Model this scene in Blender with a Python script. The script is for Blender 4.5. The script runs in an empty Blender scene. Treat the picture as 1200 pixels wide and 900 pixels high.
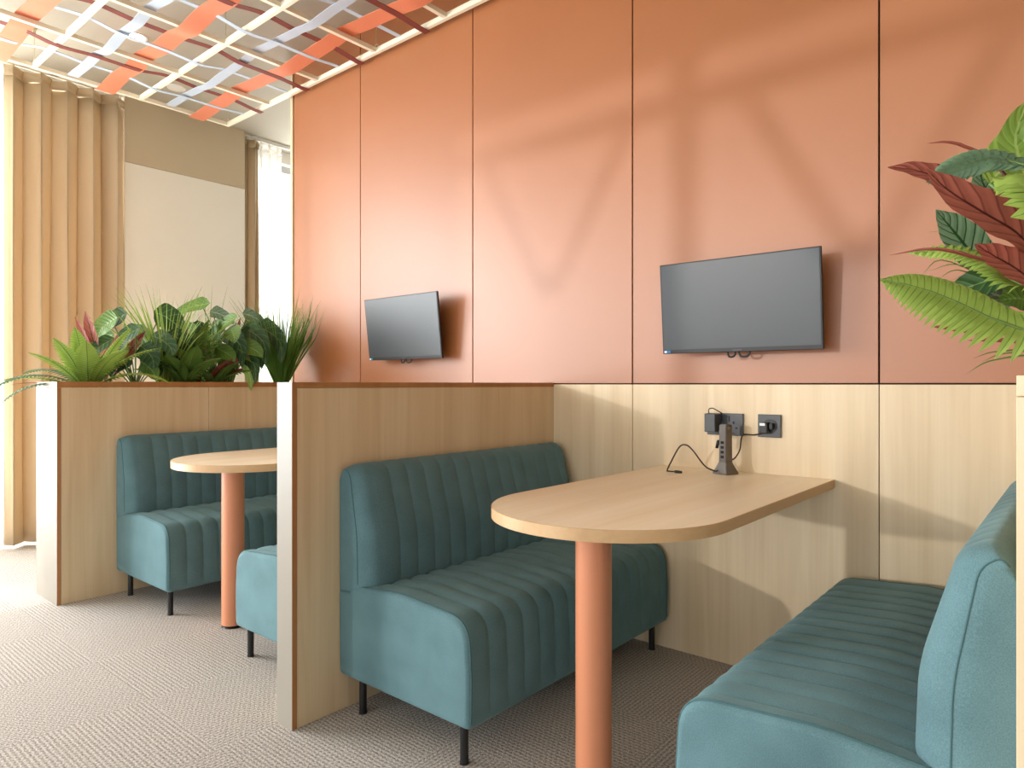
import bpy, bmesh, math, random
from mathutils import Vector, Matrix
from math import sin, cos, pi, radians, atan2, sqrt

random.seed(7)
S = bpy.context.scene
C = S.collection
H = 1.1                       # eye height
YAW = radians(40.1)
F = Vector((-sin(YAW), cos(YAW), 0)); R = Vector((cos(YAW), sin(YAW), 0))
W = 2.597                     # front face of the panelled wall
CEIL = 3.27

# ------------------------------------------------------------------ materials
MATS = {}
def new_mat(name):
    m = bpy.data.materials.new(name); m.use_nodes = True
    nt = m.node_tree; nt.nodes.clear()
    out = nt.nodes.new('ShaderNodeOutputMaterial')
    b = nt.nodes.new('ShaderNodeBsdfPrincipled')
    nt.links.new(b.outputs[0], out.inputs[0])
    MATS[name] = m
    return m, nt, b, out
def srgb(r, g, b):
    f = lambda c: (c/255/12.92) if c/255 <= .04045 else ((c/255+.055)/1.055)**2.4
    return (f(r), f(g), f(b), 1)
def N(nt, t, **kw):
    n = nt.nodes.new(t)
    for k, v in kw.items(): setattr(n, k, v)
    return n
def plain(name, col, rough=.5, metal=0, spec=.5, noise=0, scale=20, bump=0, bscale=200, coat=0):
    m, nt, b, out = new_mat(name)
    b.inputs['Roughness'].default_value = rough
    b.inputs['Metallic'].default_value = metal
    b.inputs['Specular IOR Level'].default_value = spec
    b.inputs['Coat Weight'].default_value = coat
    b.inputs['Base Color'].default_value = col
    tc = N(nt, 'ShaderNodeTexCoord')
    if noise:
        n = N(nt, 'ShaderNodeTexNoise'); n.inputs['Scale'].default_value = scale; n.inputs['Detail'].default_value = 3
        nt.links.new(tc.outputs['Object'], n.inputs['Vector'])
        r = N(nt, 'ShaderNodeValToRGB')
        r.color_ramp.elements[0].position = .3; r.color_ramp.elements[1].position = .7
        r.color_ramp.elements[0].color = [c*(1-noise) for c in col[:3]]+[1]
        r.color_ramp.elements[1].color = [min(1, c*(1+noise)) for c in col[:3]]+[1]
        nt.links.new(n.outputs[0], r.inputs[0]); nt.links.new(r.outputs[0], b.inputs['Base Color'])
    if bump:
        n = N(nt, 'ShaderNodeTexNoise'); n.inputs['Scale'].default_value = bscale
        nt.links.new(tc.outputs['Object'], n.inputs['Vector'])
        bp = N(nt, 'ShaderNodeBump'); bp.inputs['Strength'].default_value = bump; bp.inputs['Distance'].default_value = .002
        nt.links.new(n.outputs[0], bp.inputs['Height']); nt.links.new(bp.outputs[0], b.inputs['Normal'])
    return m
def wood(name, c1, c2, c3, axis='Z', rough=.42, scale=1.0):
    m, nt, b, out = new_mat(name)
    tc = N(nt, 'ShaderNodeTexCoord'); mp = N(nt, 'ShaderNodeMapping')
    sc = {'Z': (9, 9, .55), 'Y': (9, .55, 9), 'X': (.55, 9, 9)}[axis]
    mp.inputs['Scale'].default_value = [s*scale for s in sc]
    nt.links.new(tc.outputs['Object'], mp.inputs['Vector'])
    n = N(nt, 'ShaderNodeTexNoise'); n.inputs['Scale'].default_value = 1.3; n.inputs['Detail'].default_value = 5; n.inputs['Distortion'].default_value = .7
    nt.links.new(mp.outputs[0], n.inputs['Vector'])
    r = N(nt, 'ShaderNodeValToRGB'); e = r.color_ramp.elements
    e[0].position = .3; e[0].color = c1; e[1].position = .72; e[1].color = c3
    x = e.new(.5); x.color = c2
    nt.links.new(n.outputs[0], r.inputs[0])
    mp2 = N(nt, 'ShaderNodeMapping'); mp2.inputs['Scale'].default_value = [s*12*scale if s > 1 else s*3*scale for s in sc]
    nt.links.new(tc.outputs['Object'], mp2.inputs['Vector'])
    n2 = N(nt, 'ShaderNodeTexNoise'); n2.inputs['Scale'].default_value = 1; n2.inputs['Detail'].default_value = 3
    nt.links.new(mp2.outputs[0], n2.inputs['Vector'])
    r2 = N(nt, 'ShaderNodeValToRGB'); r2.color_ramp.elements[0].position = .3; r2.color_ramp.elements[0].color = (.9, .88, .85, 1); r2.color_ramp.elements[1].position = .6; r2.color_ramp.elements[1].color = (1, 1, 1, 1)
    nt.links.new(n2.outputs[0], r2.inputs[0])
    mx = N(nt, 'ShaderNodeMixRGB', blend_type='MULTIPLY'); mx.inputs[0].default_value = .4
    nt.links.new(r.outputs[0], mx.inputs[1]); nt.links.new(r2.outputs[0], mx.inputs[2])
    nt.links.new(mx.outputs[0], b.inputs['Base Color'])
    b.inputs['Roughness'].default_value = rough
    return m

M_wood = wood('pale_oak_laminate', srgb(212, 188, 150), srgb(222, 200, 165), srgb(230, 211, 178))
M_woodside = wood('oak_laminate_panel', srgb(208, 182, 143), srgb(218, 194, 156), srgb(226, 205, 170))
M_table = wood('table_top_oak', srgb(238, 220, 188), srgb(243, 228, 198), srgb(247, 234, 208), axis='Y', rough=.38)
M_tedge = wood('table_edge_oak', srgb(192, 156, 112), srgb(200, 164, 120), srgb(206, 172, 130), axis='Y', rough=.4)
M_edge = wood('brown_edge_banding', srgb(160, 106, 58), srgb(172, 118, 68), srgb(182, 128, 78), rough=.45)
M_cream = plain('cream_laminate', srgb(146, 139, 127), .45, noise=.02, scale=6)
M_orange = plain('terracotta_satin_panel', srgb(164, 100, 55), .42, spec=.85, noise=.035, scale=1.3, bump=.02, bscale=60)
M_dark = plain('shadow_gap_backing', srgb(30, 22, 18), .8)
M_post = plain('terracotta_powder_coat', srgb(204, 134, 98), .35)
M_black = plain('black_metal', srgb(22, 22, 23), .4)
M_cream_wall = plain('cream_panel', srgb(246, 240, 226), .6, noise=.015, scale=3)
M_pier_upper = plain('pier_upper_tone', srgb(204, 186, 156), .6, noise=.02, scale=3)
M_ceil = plain('ceiling_board', srgb(186, 178, 160), .8, noise=.012, scale=60)
M_white = plain('white_paint', srgb(238, 234, 226), .6)
M_timber = plain('cream_painted_timber', srgb(243, 234, 210), .5, noise=.02, scale=12)
M_rib_o = plain('orange_felt_ribbon', srgb(224, 132, 96), .75, noise=.03, scale=90)
M_rib_b = plain('pale_blue_felt_ribbon', srgb(190, 202, 216), .75, noise=.03, scale=90)
M_rib_r = plain('maroon_felt_ribbon', srgb(122, 52, 40), .75, noise=.05, scale=90)
M_chrome = plain('brass_hook', srgb(214, 200, 165), .3, metal=.6)
M_bezel = plain('black_plastic', srgb(26, 27, 28), .45)
M_socket = plain('anthracite_plastic', srgb(62, 64, 68), .4)
M_hole = plain('black_hole', srgb(8, 8, 9), .7)
M_hub = plain('grey_aluminium', srgb(112, 108, 104), .45, metal=.25)
M_hubside = plain('bronze_grey_plastic', srgb(96, 86, 72), .5)
M_sticker_b = plain('blue_sticker', srgb(20, 120, 175), .4)
M_label = plain('white_label', srgb(235, 235, 232), .5)
M_cable = plain('black_cable', srgb(38, 26, 22), .5)
M_soil = plain('dark_soil', srgb(50, 38, 30), .95, noise=.3, scale=60, bump=.8, bscale=80)
M_backwall = plain('warm_grey_wall_paint', srgb(150, 142, 132), .7)
M_track = plain('white_track', srgb(225, 222, 214), .4)
M_alu = plain('window_frame_alu', srgb(200, 200, 198), .4, metal=.3)

# screen
M_screen, nt, b, out = new_mat('matte_screen')
b.inputs['Base Color'].default_value = srgb(62, 66, 69); b.inputs['Roughness'].default_value = .34; b.inputs['Specular IOR Level'].default_value = .5

# fabric
def fabric(name, c1, c2):
    m, nt, b, out = new_mat(name)
    tc = N(nt, 'ShaderNodeTexCoord')
    n = N(nt, 'ShaderNodeTexNoise'); n.inputs['Scale'].default_value = 420; n.inputs['Detail'].default_value = 3
    nt.links.new(tc.outputs['Object'], n.inputs['Vector'])
    n2 = N(nt, 'ShaderNodeTexNoise'); n2.inputs['Scale'].default_value = 9; n2.inputs['Detail'].default_value = 4
    nt.links.new(tc.outputs['Object'], n2.inputs['Vector'])
    ad = N(nt, 'ShaderNodeMath', operation='MULTIPLY_ADD'); ad.inputs[1].default_value = .6
    nt.links.new(n.outputs[0], ad.inputs[0])
    m2 = N(nt, 'ShaderNodeMath', operation='MULTIPLY'); m2.inputs[1].default_value = .4
    nt.links.new(n2.outputs[0], m2.inputs[0]); nt.links.new(m2.outputs[0], ad.inputs[2])
    r = N(nt, 'ShaderNodeValToRGB'); r.color_ramp.elements[0].position = .38; r.color_ramp.elements[0].color = c1
    r.color_ramp.elements[1].position = .62; r.color_ramp.elements[1].color = c2
    nt.links.new(ad.outputs[0], r.inputs[0]); nt.links.new(r.outputs[0], b.inputs['Base Color'])
    bp = N(nt, 'ShaderNodeBump'); bp.inputs['Strength'].default_value = .25; bp.inputs['Distance'].default_value = .001
    nt.links.new(n.outputs[0], bp.inputs['Height']); nt.links.new(bp.outputs[0], b.inputs['Normal'])
    b.inputs['Roughness'].default_value = .85; b.inputs['Specular IOR Level'].default_value = .25
    b.inputs['Sheen Weight'].default_value = .25; b.inputs['Sheen Roughness'].default_value = .45
    b.inputs['Sheen Tint'].default_value = srgb(190, 225, 225)
    return m
M_teal = fabric('teal_wool_upholstery', srgb(80, 110, 116), srgb(97, 130, 136))
M_pipe = plain('teal_piping_cloth', srgb(64, 100, 104), .85)

# carpet tiles: looped rows, quarter-turned tile by tile
M_carpet, nt, b, out = new_mat('ribbed_loop_carpet_tiles')
tc = N(nt, 'ShaderNodeTexCoord'); sp = N(nt, 'ShaderNodeSeparateXYZ')
nt.links.new(tc.outputs['Object'], sp.inputs[0])
def mth(op, a, bb=None, c=None):
    n = N(nt, 'ShaderNodeMath', operation=op)
    for i, v in enumerate((a, bb, c)):
        if v is None: continue
        if isinstance(v, (int, float)): n.inputs[i].default_value = v
        else: nt.links.new(v, n.inputs[i])
    return n.outputs[0]
X, Y = sp.outputs[0], sp.outputs[1]
ck = mth('MODULO', mth('ADD', mth('FLOOR', mth('DIVIDE', mth('ADD', X, 50), .5)), mth('FLOOR', mth('DIVIDE', mth('ADD', Y, 50), .5))), 2)
def mixv(f, a, bb): return mth('ADD', mth('MULTIPLY', a, mth('SUBTRACT', 1, f)), mth('MULTIPLY', bb, f))
aa = mixv(ck, Y, X); bb_ = mixv(ck, X, Y)
nz = N(nt, 'ShaderNodeTexNoise'); nz.inputs['Scale'].default_value = 55; nz.inputs['Detail'].default_value = 2
nt.links.new(tc.outputs['Object'], nz.inputs['Vector'])
row = mth('SINE', mth('ADD', mth('MULTIPLY', aa, 2*pi/.0145), mth('MULTIPLY', nz.outputs[0], 4.0)))
odd = mth('MULTIPLY', mth('MODULO', mth('FLOOR', mth('DIVIDE', mth('ADD', aa, 50), .0145)), 2), .009)
lo = mth('SINE', mth('ADD', mth('MULTIPLY', mth('ADD', bb_, odd), 2*pi/.018), mth('MULTIPLY', nz.outputs[0], 3)))
hgt = mth('ADD', mth('MULTIPLY', row, .62), mth('MULTIPLY', lo, .38))
nz2 = N(nt, 'ShaderNodeTexNoise'); nz2.inputs['Scale'].default_value = 190; nz2.inputs['Detail'].default_value = 3
nt.links.new(tc.outputs['Object'], nz2.inputs['Vector'])
hv = mth('ADD', mth('MULTIPLY_ADD', hgt, .19, .5), mth('MULTIPLY', mth('SUBTRACT', nz2.outputs[0], .5), 1.15))
r = N(nt, 'ShaderNodeValToRGB'); e = r.color_ramp.elements
e[0].position = .2; e[0].color = srgb(120, 113, 106); e[1].position = .8; e[1].color = srgb(212, 206, 199)
x = e.new(.5); x.color = srgb(174, 166, 158)
nt.links.new(hv, r.inputs[0]); nt.links.new(r.outputs[0], b.inputs['Base Color'])
bp = N(nt, 'ShaderNodeBump'); bp.inputs['Strength'].default_value = .7; bp.inputs['Distance'].default_value = .004
nt.links.new(hv, bp.inputs['Height']); nt.links.new(bp.outputs[0], b.inputs['Normal'])
b.inputs['Roughness'].default_value = .95; b.inputs['Specular IOR Level'].default_value = .1

# cloth that lets light through
def cloth(name, col, trans, clear=0):
    m, nt, b, out = new_mat(name)
    b.inputs['Base Color'].default_value = col; b.inputs['Roughness'].default_value = .9; b.inputs['Specular IOR Level'].default_value = .1
    t = N(nt, 'ShaderNodeBsdfTranslucent'); t.inputs[0].default_value = col
    mx = N(nt, 'ShaderNodeMixShader'); mx.inputs[0].default_value = trans
    nt.links.new(b.outputs[0], mx.inputs[1]); nt.links.new(t.outputs[0], mx.inputs[2])
    last = mx
    if clear:
        tr = N(nt, 'ShaderNodeBsdfTransparent'); m3 = N(nt, 'ShaderNodeMixShader'); m3.inputs[0].default_value = clear
        nt.links.new(mx.outputs[0], m3.inputs[1]); nt.links.new(tr.outputs[0], m3.inputs[2]); last = m3
    nt.links.new(last.outputs[0], out.inputs[0])
    tc = N(nt, 'ShaderNodeTexCoord'); n = N(nt, 'ShaderNodeTexNoise'); n.inputs['Scale'].default_value = 300
    nt.links.new(tc.outputs['Object'], n.inputs['Vector'])
    bp = N(nt, 'ShaderNodeBump'); bp.inputs['Strength'].default_value = .15; bp.inputs['Distance'].default_value = .001
    nt.links.new(n.outputs[0], bp.inputs['Height']); nt.links.new(bp.outputs[0], b.inputs['Normal'])
    return m
M_curtain = cloth('beige_curtain_linen', srgb(210, 190, 160), .2)
M_sheer = cloth('white_sheer_voile', srgb(246, 243, 236), .6, .55)

M_glass, nt, b, out = new_mat('window_glass')
b.inputs['Base Color'].default_value = (.9, .95, .95, 1); b.inputs['Roughness'].default_value = .02
tr = N(nt, 'ShaderNodeBsdfTransparent'); gl = N(nt, 'ShaderNodeBsdfGlossy'); gl.inputs['Roughness'].default_value = .02
mx = N(nt, 'ShaderNodeMixShader'); mx.inputs[0].default_value = .06
nt.links.new(tr.outputs[0], mx.inputs[1]); nt.links.new(gl.outputs[0], mx.inputs[2]); nt.links.new(mx.outputs[0], out.inputs[0])

M_lamp, nt, b, out = new_mat('lit_downlight')
b.inputs['Emission Color'].default_value = (1, .97, .92, 1); b.inputs['Emission Strength'].default_value = 25

# leaves: UV.x runs across (0..1, midrib .5), UV.y along
def leaf_mat(name, base, dark, vein, vfreq=9, vamt=.5, rough=.42, rib=.035, trans=.25, mott=.35):
    m, nt, b, out = new_mat(name)
    uv = N(nt, 'ShaderNodeUVMap'); sp = N(nt, 'ShaderNodeSeparateXYZ'); nt.links.new(uv.outputs[0], sp.inputs[0])
    def mm(op, a, c=None):
        n = N(nt, 'ShaderNodeMath', operation=op)
        for i, v in enumerate((a, c)):
            if v is None: continue
            if isinstance(v, (int, float)): n.inputs[i].default_value = v
            else: nt.links.new(v, n.inputs[i])
        return n.outputs[0]
    ac = mm('ABSOLUTE', mm('SUBTRACT', sp.outputs[0], .5))
    midrib = mm('LESS_THAN', ac, rib)
    side = mm('SINE', mm('MULTIPLY', mm('SUBTRACT', mm('MULTIPLY', sp.outputs[1], vfreq), mm('MULTIPLY', ac, vfreq*.45)), 2*pi))
    sv = mm('MULTIPLY', mm('GREATER_THAN', side, .86), vamt)
    tc = N(nt, 'ShaderNodeTexCoord'); n = N(nt, 'ShaderNodeTexNoise'); n.inputs['Scale'].default_value = 22; n.inputs['Detail'].default_value = 3
    nt.links.new(tc.outputs['Object'], n.inputs['Vector'])
    mx1 = N(nt, 'ShaderNodeMixRGB'); mx1.inputs[1].default_value = base; mx1.inputs[2].default_value = dark
    nt.links.new(mm('MULTIPLY', n.outputs[0], mott*2), mx1.inputs[0])
    mx2 = N(nt, 'ShaderNodeMixRGB'); mx2.inputs[2].default_value = vein
    nt.links.new(mx1.outputs[0], mx2.inputs[1])
    nt.links.new(mm('MAXIMUM', midrib, sv), mx2.inputs[0])
    nt.links.new(mx2.outputs[0], b.inputs['Base Color'])
    bp = N(nt, 'ShaderNodeBump'); bp.inputs['Strength'].default_value = .4; bp.inputs['Distance'].default_value = .002
    nt.links.new(side, bp.inputs['Height']); nt.links.new(bp.outputs[0], b.inputs['Normal'])
    b.inputs['Roughness'].default_value = rough; b.inputs['Specular IOR Level'].default_value = .3
    t = N(nt, 'ShaderNodeBsdfTranslucent'); nt.links.new(mx2.outputs[0], t.inputs[0])
    ms = N(nt, 'ShaderNodeMixShader'); ms.inputs[0].default_value = trans
    nt.links.new(b.outputs[0], ms.inputs[1]); nt.links.new(t.outputs[0], ms.inputs[2]); nt.links.new(ms.outputs[0], out.inputs[0])
    return m
L_fern = leaf_mat('bright_fern_leaf', srgb(166, 188, 92), srgb(124, 154, 62), srgb(112, 146, 58), 1, 0, .5, .06)
L_fern2 = leaf_mat('blue_green_fern_leaf', srgb(118, 146, 112), srgb(70, 100, 70), srgb(80, 112, 74), 1, 0, .5, .06)
L_grass = leaf_mat('grass_blade', srgb(112, 152, 60), srgb(62, 106, 38), srgb(120, 156, 80), 1, 0, .45, .08)
L_dark = leaf_mat('dark_glossy_leaf', srgb(62, 96, 50), srgb(30, 56, 30), srgb(118, 146, 90), 6, .35, .5, .02)
L_mid = leaf_mat('mid_green_leaf', srgb(108, 142, 58), srgb(64, 100, 38), srgb(128, 156, 84), 9, .4, .4)
L_light = leaf_mat('pale_green_leaf', srgb(150, 178, 84), srgb(112, 148, 58), srgb(178, 198, 118), 8, .4, .42)
L_red = leaf_mat('maroon_leaf', srgb(184, 106, 88), srgb(128, 62, 52), srgb(80, 30, 27), 7, .5, .4, .03)
L_grey = leaf_mat('grey_green_leaf', srgb(112, 136, 118), srgb(66, 92, 76), srgb(164, 184, 160), 7, .5, .4)
L_stripe = leaf_mat('striped_green_leaf', srgb(146, 182, 150), srgb(84, 128, 86), srgb(44, 88, 44), 9, .95, .35)
L_stem = plain('green_stem', srgb(104, 132, 62), .5)
L_stemr = plain('maroon_stem', srgb(110, 52, 42), .5)

# ------------------------------------------------------------------ mesh helpers
def add_box(bm, x0, x1, y0, y1, z0, z1, bev=0, mi=0):
    vs = [bm.verts.new((x, y, z)) for x in (x0, x1) for y in (y0, y1) for z in (z0, z1)]
    q = [(0, 1, 3, 2), (4, 6, 7, 5), (0, 4, 5, 1), (2, 3, 7, 6), (0, 2, 6, 4), (1, 5, 7, 3)]
    fs = []
    for a in q:
        f = bm.faces.new([vs[i] for i in a]); f.material_index = mi; fs.append(f)
    if bev:
        es = list({e for f in fs for e in f.edges})
        bmesh.ops.bevel(bm, geom=es, offset=bev, segments=2, affect='EDGES', profile=.5)
def box_bm(*a, **k):
    bm = bmesh.new(); add_box(bm, *a, **k); return bm
def obj(name, bm, mat, parent=None, smooth=False, loc=None):
    bmesh.ops.recalc_face_normals(bm, faces=bm.faces)
    me = bpy.data.meshes.new(name); bm.to_mesh(me); bm.free()
    for m in (mat if isinstance(mat, (list, tuple)) else [mat]): me.materials.append(m)
    if smooth:
        for p in me.polygons: p.use_smooth = True
    o = bpy.data.objects.new(name, me); C.objects.link(o)
    if parent: o.parent = parent
    if loc: o.location = loc
    return o
def autosmooth(o, ang=40):
    for p in o.data.polygons: p.use_smooth = True
    o.data.set_sharp_from_angle(angle=radians(ang))
def thing(name, label, cat, loc=(0, 0, 0), rz=0, group=None):
    o = bpy.data.objects.new(name, None); C.objects.link(o)
    o.empty_display_size = .1; o.location = loc; o.rotation_euler = (0, 0, rz)
    o['label'] = label; o['category'] = cat
    if group: o['group'] = group
    return o
def tag(o, label, cat, group=None):
    o['label'] = label; o['category'] = cat
    if group: o['group'] = group
    return o
def struct(o): o['kind'] = 'structure'; return o
def catmull(pts, n):
    pts = [Vector(p) for p in pts]
    if len(pts) == 2: return [pts[0].lerp(pts[1], i/n) for i in range(n+1)]
    P = [pts[0]*2-pts[1]]+pts+[pts[-1]*2-pts[-2]]
    out = []; k = len(pts)-1
    for i in range(n+1):
        s = i/n*k; j = min(int(s), k-1); t = s-j
        a, b_, c, d = P[j:j+4]
        out.append(.5*((2*b_)+(-a+c)*t+(2*a-5*b_+4*c-d)*t*t+(-a+3*b_-3*c+d)*t**3))
    return out
def add_tube(bm, pts, r, seg=8, cap=True):
    n = len(pts); prev = None; rings = []
    for i, p in enumerate(pts):
        t = (pts[min(i+1, n-1)]-pts[max(i-1, 0)]).normalized()
        u = prev if prev is not None else (Vector((0, 0, 1)) if abs(t.z) < .9 else Vector((1, 0, 0)))
        u = (u-t*u.dot(t)).normalized(); prev = u
        v = t.cross(u); rr = r(i/(n-1)) if callable(r) else r
        rings.append([bm.verts.new(p+(u*cos(2*pi*k/seg)+v*sin(2*pi*k/seg))*rr) for k in range(seg)])
    for a, b_ in zip(rings, rings[1:]):
        for k in range(seg): bm.faces.new((a[k], a[(k+1) % seg], b_[(k+1) % seg], b_[k]))
    if cap:
        bm.faces.new(rings[0][::-1]); bm.faces.new(rings[-1])
def tube_bm(pts, r, n=None, seg=8):
    bm = bmesh.new(); add_tube(bm, catmull(pts, n or 6*len(pts)), r, seg); return bm
def add_cyl(bm, x, y, z0, z1, r, seg=32, r2=None, bev=0):
    r2 = r if r2 is None else r2
    a = [bm.verts.new((x+r*cos(2*pi*k/seg), y+r*sin(2*pi*k/seg), z0)) for k in range(seg)]
    b_ = [bm.verts.new((x+r2*cos(2*pi*k/seg), y+r2*sin(2*pi*k/seg), z1)) for k in range(seg)]
    for k in range(seg): bm.faces.new((a[k], a[(k+1) % seg], b_[(k+1) % seg], b_[k]))
    bm.faces.new(a[::-1]); bm.faces.new(b_)
def cyl_bm(*a, **k):
    bm = bmesh.new(); add_cyl(bm, *a, **k); return bm
def extrude_poly(bm, poly, z0, z1):
    a = [bm.verts.new((x, y, z0)) for x, y in poly]; b_ = [bm.verts.new((x, y, z1)) for x, y in poly]
    n = len(poly)
    for k in range(n): bm.faces.new((a[k], a[(k+1) % n], b_[(k+1) % n], b_[k]))
    bm.faces.new(a[::-1]); bm.faces.new(b_)
def pix(u, v, Yp):
    """a point at pixel (u, v) of the photograph on the upright plane y = Yp"""
    t = (u-600)/800; d = F+R*t; z = Yp/d.y
    return Vector((d.x*z, Yp, H+(450-v)/800*z))

# ------------------------------------------------------------------ the room
XL, XR, YB, YF = -5.75, 3.2, 4.6, -3.8
o = struct(obj('floor', box_bm(XL-.3, XR+.2, YF-.2, YB+.2, -.12, 0), M_carpet))
o = struct(obj('ceiling', box_bm(XL-.3, XR+.2, YF-.2, YB+.2, CEIL, CEIL+.12), M_ceil))

# panelled wall: dark carcass, terracotta panels above, oak wainscot below, shadow gaps between
wb = struct(obj('wall_back', box_bm(-4.13, XR, W+.012, W+.12, 0, CEIL), M_dark))
joints = [-4.128, -3.40, -2.455, -1.505, -.544, .41, 1.37, 2.33, XR]
for a, c in zip(joints, joints[1:]):
    g = .003
    obj('wall_panel', box_bm(a+g, c-g, W, W+.0115, 1.103, CEIL, bev=.0012), M_orange, wb)
    obj('wainscot_panel', box_bm(a+.0015, c-.0015, W, W+.0115, .0, 1.098, bev=.0012), M_wood, wb)
struct(obj('trim_1', box_bm(-4.158, -4.131, W-.008, W+.125, 0, CEIL, bev=.002), M_wood))
struct(obj('wall_far', box_bm(XL, XR, YB, YB+.1, 0, CEIL), M_white))
struct(obj('wall_right', box_bm(XR, XR+.1, YF, YB, 0, CEIL), M_backwall))

# window wall on the left: sill, head and piers round two openings
WIN1 = (-3.3, 1.95); WIN2 = (3.12, 4.3); HEAD = 3.16; SILL = .12
bm = bmesh.new()
for y0, y1 in ((YF, WIN1[0]), (WIN1[1], WIN2[0]), (WIN2[1], YB)): add_box(bm, XL-.2, XL, y0, y1, 0, CEIL)
for y0, y1 in (WIN1, WIN2):
    add_box(bm, XL-.2, XL, y0, y1, HEAD, CEIL); add_box(bm, XL-.2, XL, y0, y1, 0, SILL)
wl = struct(obj('wall_left', bm, M_white))
PX = -5.52
wp = struct(obj('pier_core', box_bm(XL, PX-.0125, 2.09, 2.955, 0, CEIL), M_backwall))  # body of the pier between the two left windows
obj('lower_panel', box_bm(PX-.012, PX, 2.045, 3.0, .0, 2.768, bev=.001), M_cream_wall, wp)
obj('upper_band', box_bm(PX-.012, PX, 2.045, 3.0, 2.771, CEIL, bev=.001), M_pier_upper, wp)  # upper part of the pier, in a darker tone than the lower
def window_x(name, y0, y1, nm):
    bm = bmesh.new(); x0, x1 = XL-.14, XL-.08
    for a, c in ((y0, y0+.05), (y1-.05, y1)): add_box(bm, x0, x1, a, c, SILL, HEAD)
    for a, c in ((SILL, SILL+.06), (HEAD-.06, HEAD)): add_box(bm, x0, x1, y0+.05, y1-.05, a, c)
    for k in range(1, nm):
        y = y0+(y1-y0)*k/nm; add_box(bm, x0, x1, y-.03, y+.03, SILL+.06, HEAD-.06)
    w = struct(obj(name, bm, M_alu))
    obj('window_pane', box_bm(XL-.115, XL-.105, y0+.03, y1-.03, SILL+.03, HEAD-.03), M_glass, w)
    return w
window_x('window_1', *WIN1, 4); window_x('window_2', *WIN2, 1)

# glazed front behind the camera
FW = (-5.3, 2.9); FH = 3.22
bm = bmesh.new()
add_box(bm, XL, FW[0], YF-.2, YF, 0, CEIL); add_box(bm, FW[1], XR, YF-.2, YF, 0, CEIL)
add_box(bm, FW[0], FW[1], YF-.2, YF, FH, CEIL); add_box(bm, FW[0], FW[1], YF-.2, YF, 0, .1)
struct(obj('wall_front', bm, M_backwall))
bm = bmesh.new()
nm = 6
for k in range(nm+1):
    x = FW[0]+(FW[1]-FW[0])*k/nm; w_ = .05
    add_box(bm, max(FW[0], x-w_), min(FW[1], x+w_), YF-.14, YF-.06, .1, FH)
add_box(bm, FW[0], FW[1], YF-.13, YF-.07, 2.93, 3.03); add_box(bm, FW[0], FW[1], YF-.13, YF-.07, FH-.06, FH)  # unseen transom, its height set to throw a shadow band on the wall
for k in range(nm):  # unseen struts added for the truss shadows they throw on the panelled wall
    x = FW[0]+(FW[1]-FW[0])*k/nm
    for a, c in ((.25, .62), (1.1, .72)):
        add_tube(bm, [Vector((x+a, YF-.1, 2.95)), Vector((x+c, YF-.1, 2.30))], .035, 4)
    add_box(bm, x+.6, x+.75, YF-.12, YF-.08, 2.25, 2.35)
w3 = struct(obj('window_3', bm, M_alu))
obj('window_pane', box_bm(FW[0], FW[1], YF-.105, YF-.1, .1, FH), M_glass, w3)

# ------------------------------------------------------------------ curtains
def curtain_bm(y0, y1, z0, z1, x, amp, pitch, seed, flare=0):
    rnd = random.Random(seed); bm = bmesh.new(); ny = int((y1-y0)/pitch*14); nz = 26
    ph = [rnd.uniform(-.5, .5) for _ in range(60)]
    rows = []
    for j in range(nz+1):
        s = j/nz; z = z0+(z1-z0)*s; row = []
        for i in range(ny+1):
            y = y0+(y1-y0)*i/ny; k = (y-y0)/pitch
            kk = int(k); wob = ph[kk % 60]*(1-(k-kk))+ph[(kk+1) % 60]*(k-kk)
            a = amp*(1+.35*wob)*(1+flare*(1-s))
            xx = x+a*sin(2*pi*k+wob*.9+.35*sin(3*s+kk))+.006*sin(7*s+5*k)
            yy = y+.25*pitch*.5*sin(4*pi*k)
            row.append(bm.verts.new((xx, yy, z)))
        rows.append(row)
    for a, b_ in zip(rows, rows[1:]):
        for i in range(ny): bm.faces.new((a[i], a[i+1], b_[i+1], b_[i]))
    return bm
def curtain(y0, y1, x, amp, pitch, mat, name, label, seed, zt=3.235):
    t = thing(name, label, 'curtain', (x, (y0+y1)/2, 0))
    bm = curtain_bm(y0-(y0+y1)/2, y1-(y0+y1)/2, .02, zt-.07, 0, amp, pitch, seed, .12)
    o = obj('fabric', bm, mat, t, smooth=True)
    md = o.modifiers.new('thick', 'SOLIDIFY'); md.thickness = .003; md.offset = 0
    bm = curtain_bm(y0-(y0+y1)/2, y1-(y0+y1)/2, zt-.07, zt, 0, amp*.95, pitch, seed)
    o = obj('heading_tape', bm, mat, t, smooth=True)
    md = o.modifiers.new('thick', 'SOLIDIFY'); md.thickness = .006; md.offset = 0
    return t
curtain(1.30, 2.035, -5.53, .055, .16, M_curtain, 'curtain', 'tall pleated beige curtain between the glowing sheer and the blank cream pier', 3)
curtain(3.005, 3.17, -5.58, .03, .085, M_curtain, 'curtain', 'narrow beige curtain stack between the cream pier and the far sheer', 5)
curtain(.55, 1.31, -5.57, .035, .12, M_sheer, 'sheer_curtain', 'glowing white sheer curtain beside the tall wide beige curtain', 8)
curtain(3.16, 3.40, -5.60, .025, .08, M_sheer, 'sheer_curtain', 'narrow white sheer curtain beside the bright far window, next to the terracotta wall end', 11)
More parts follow.
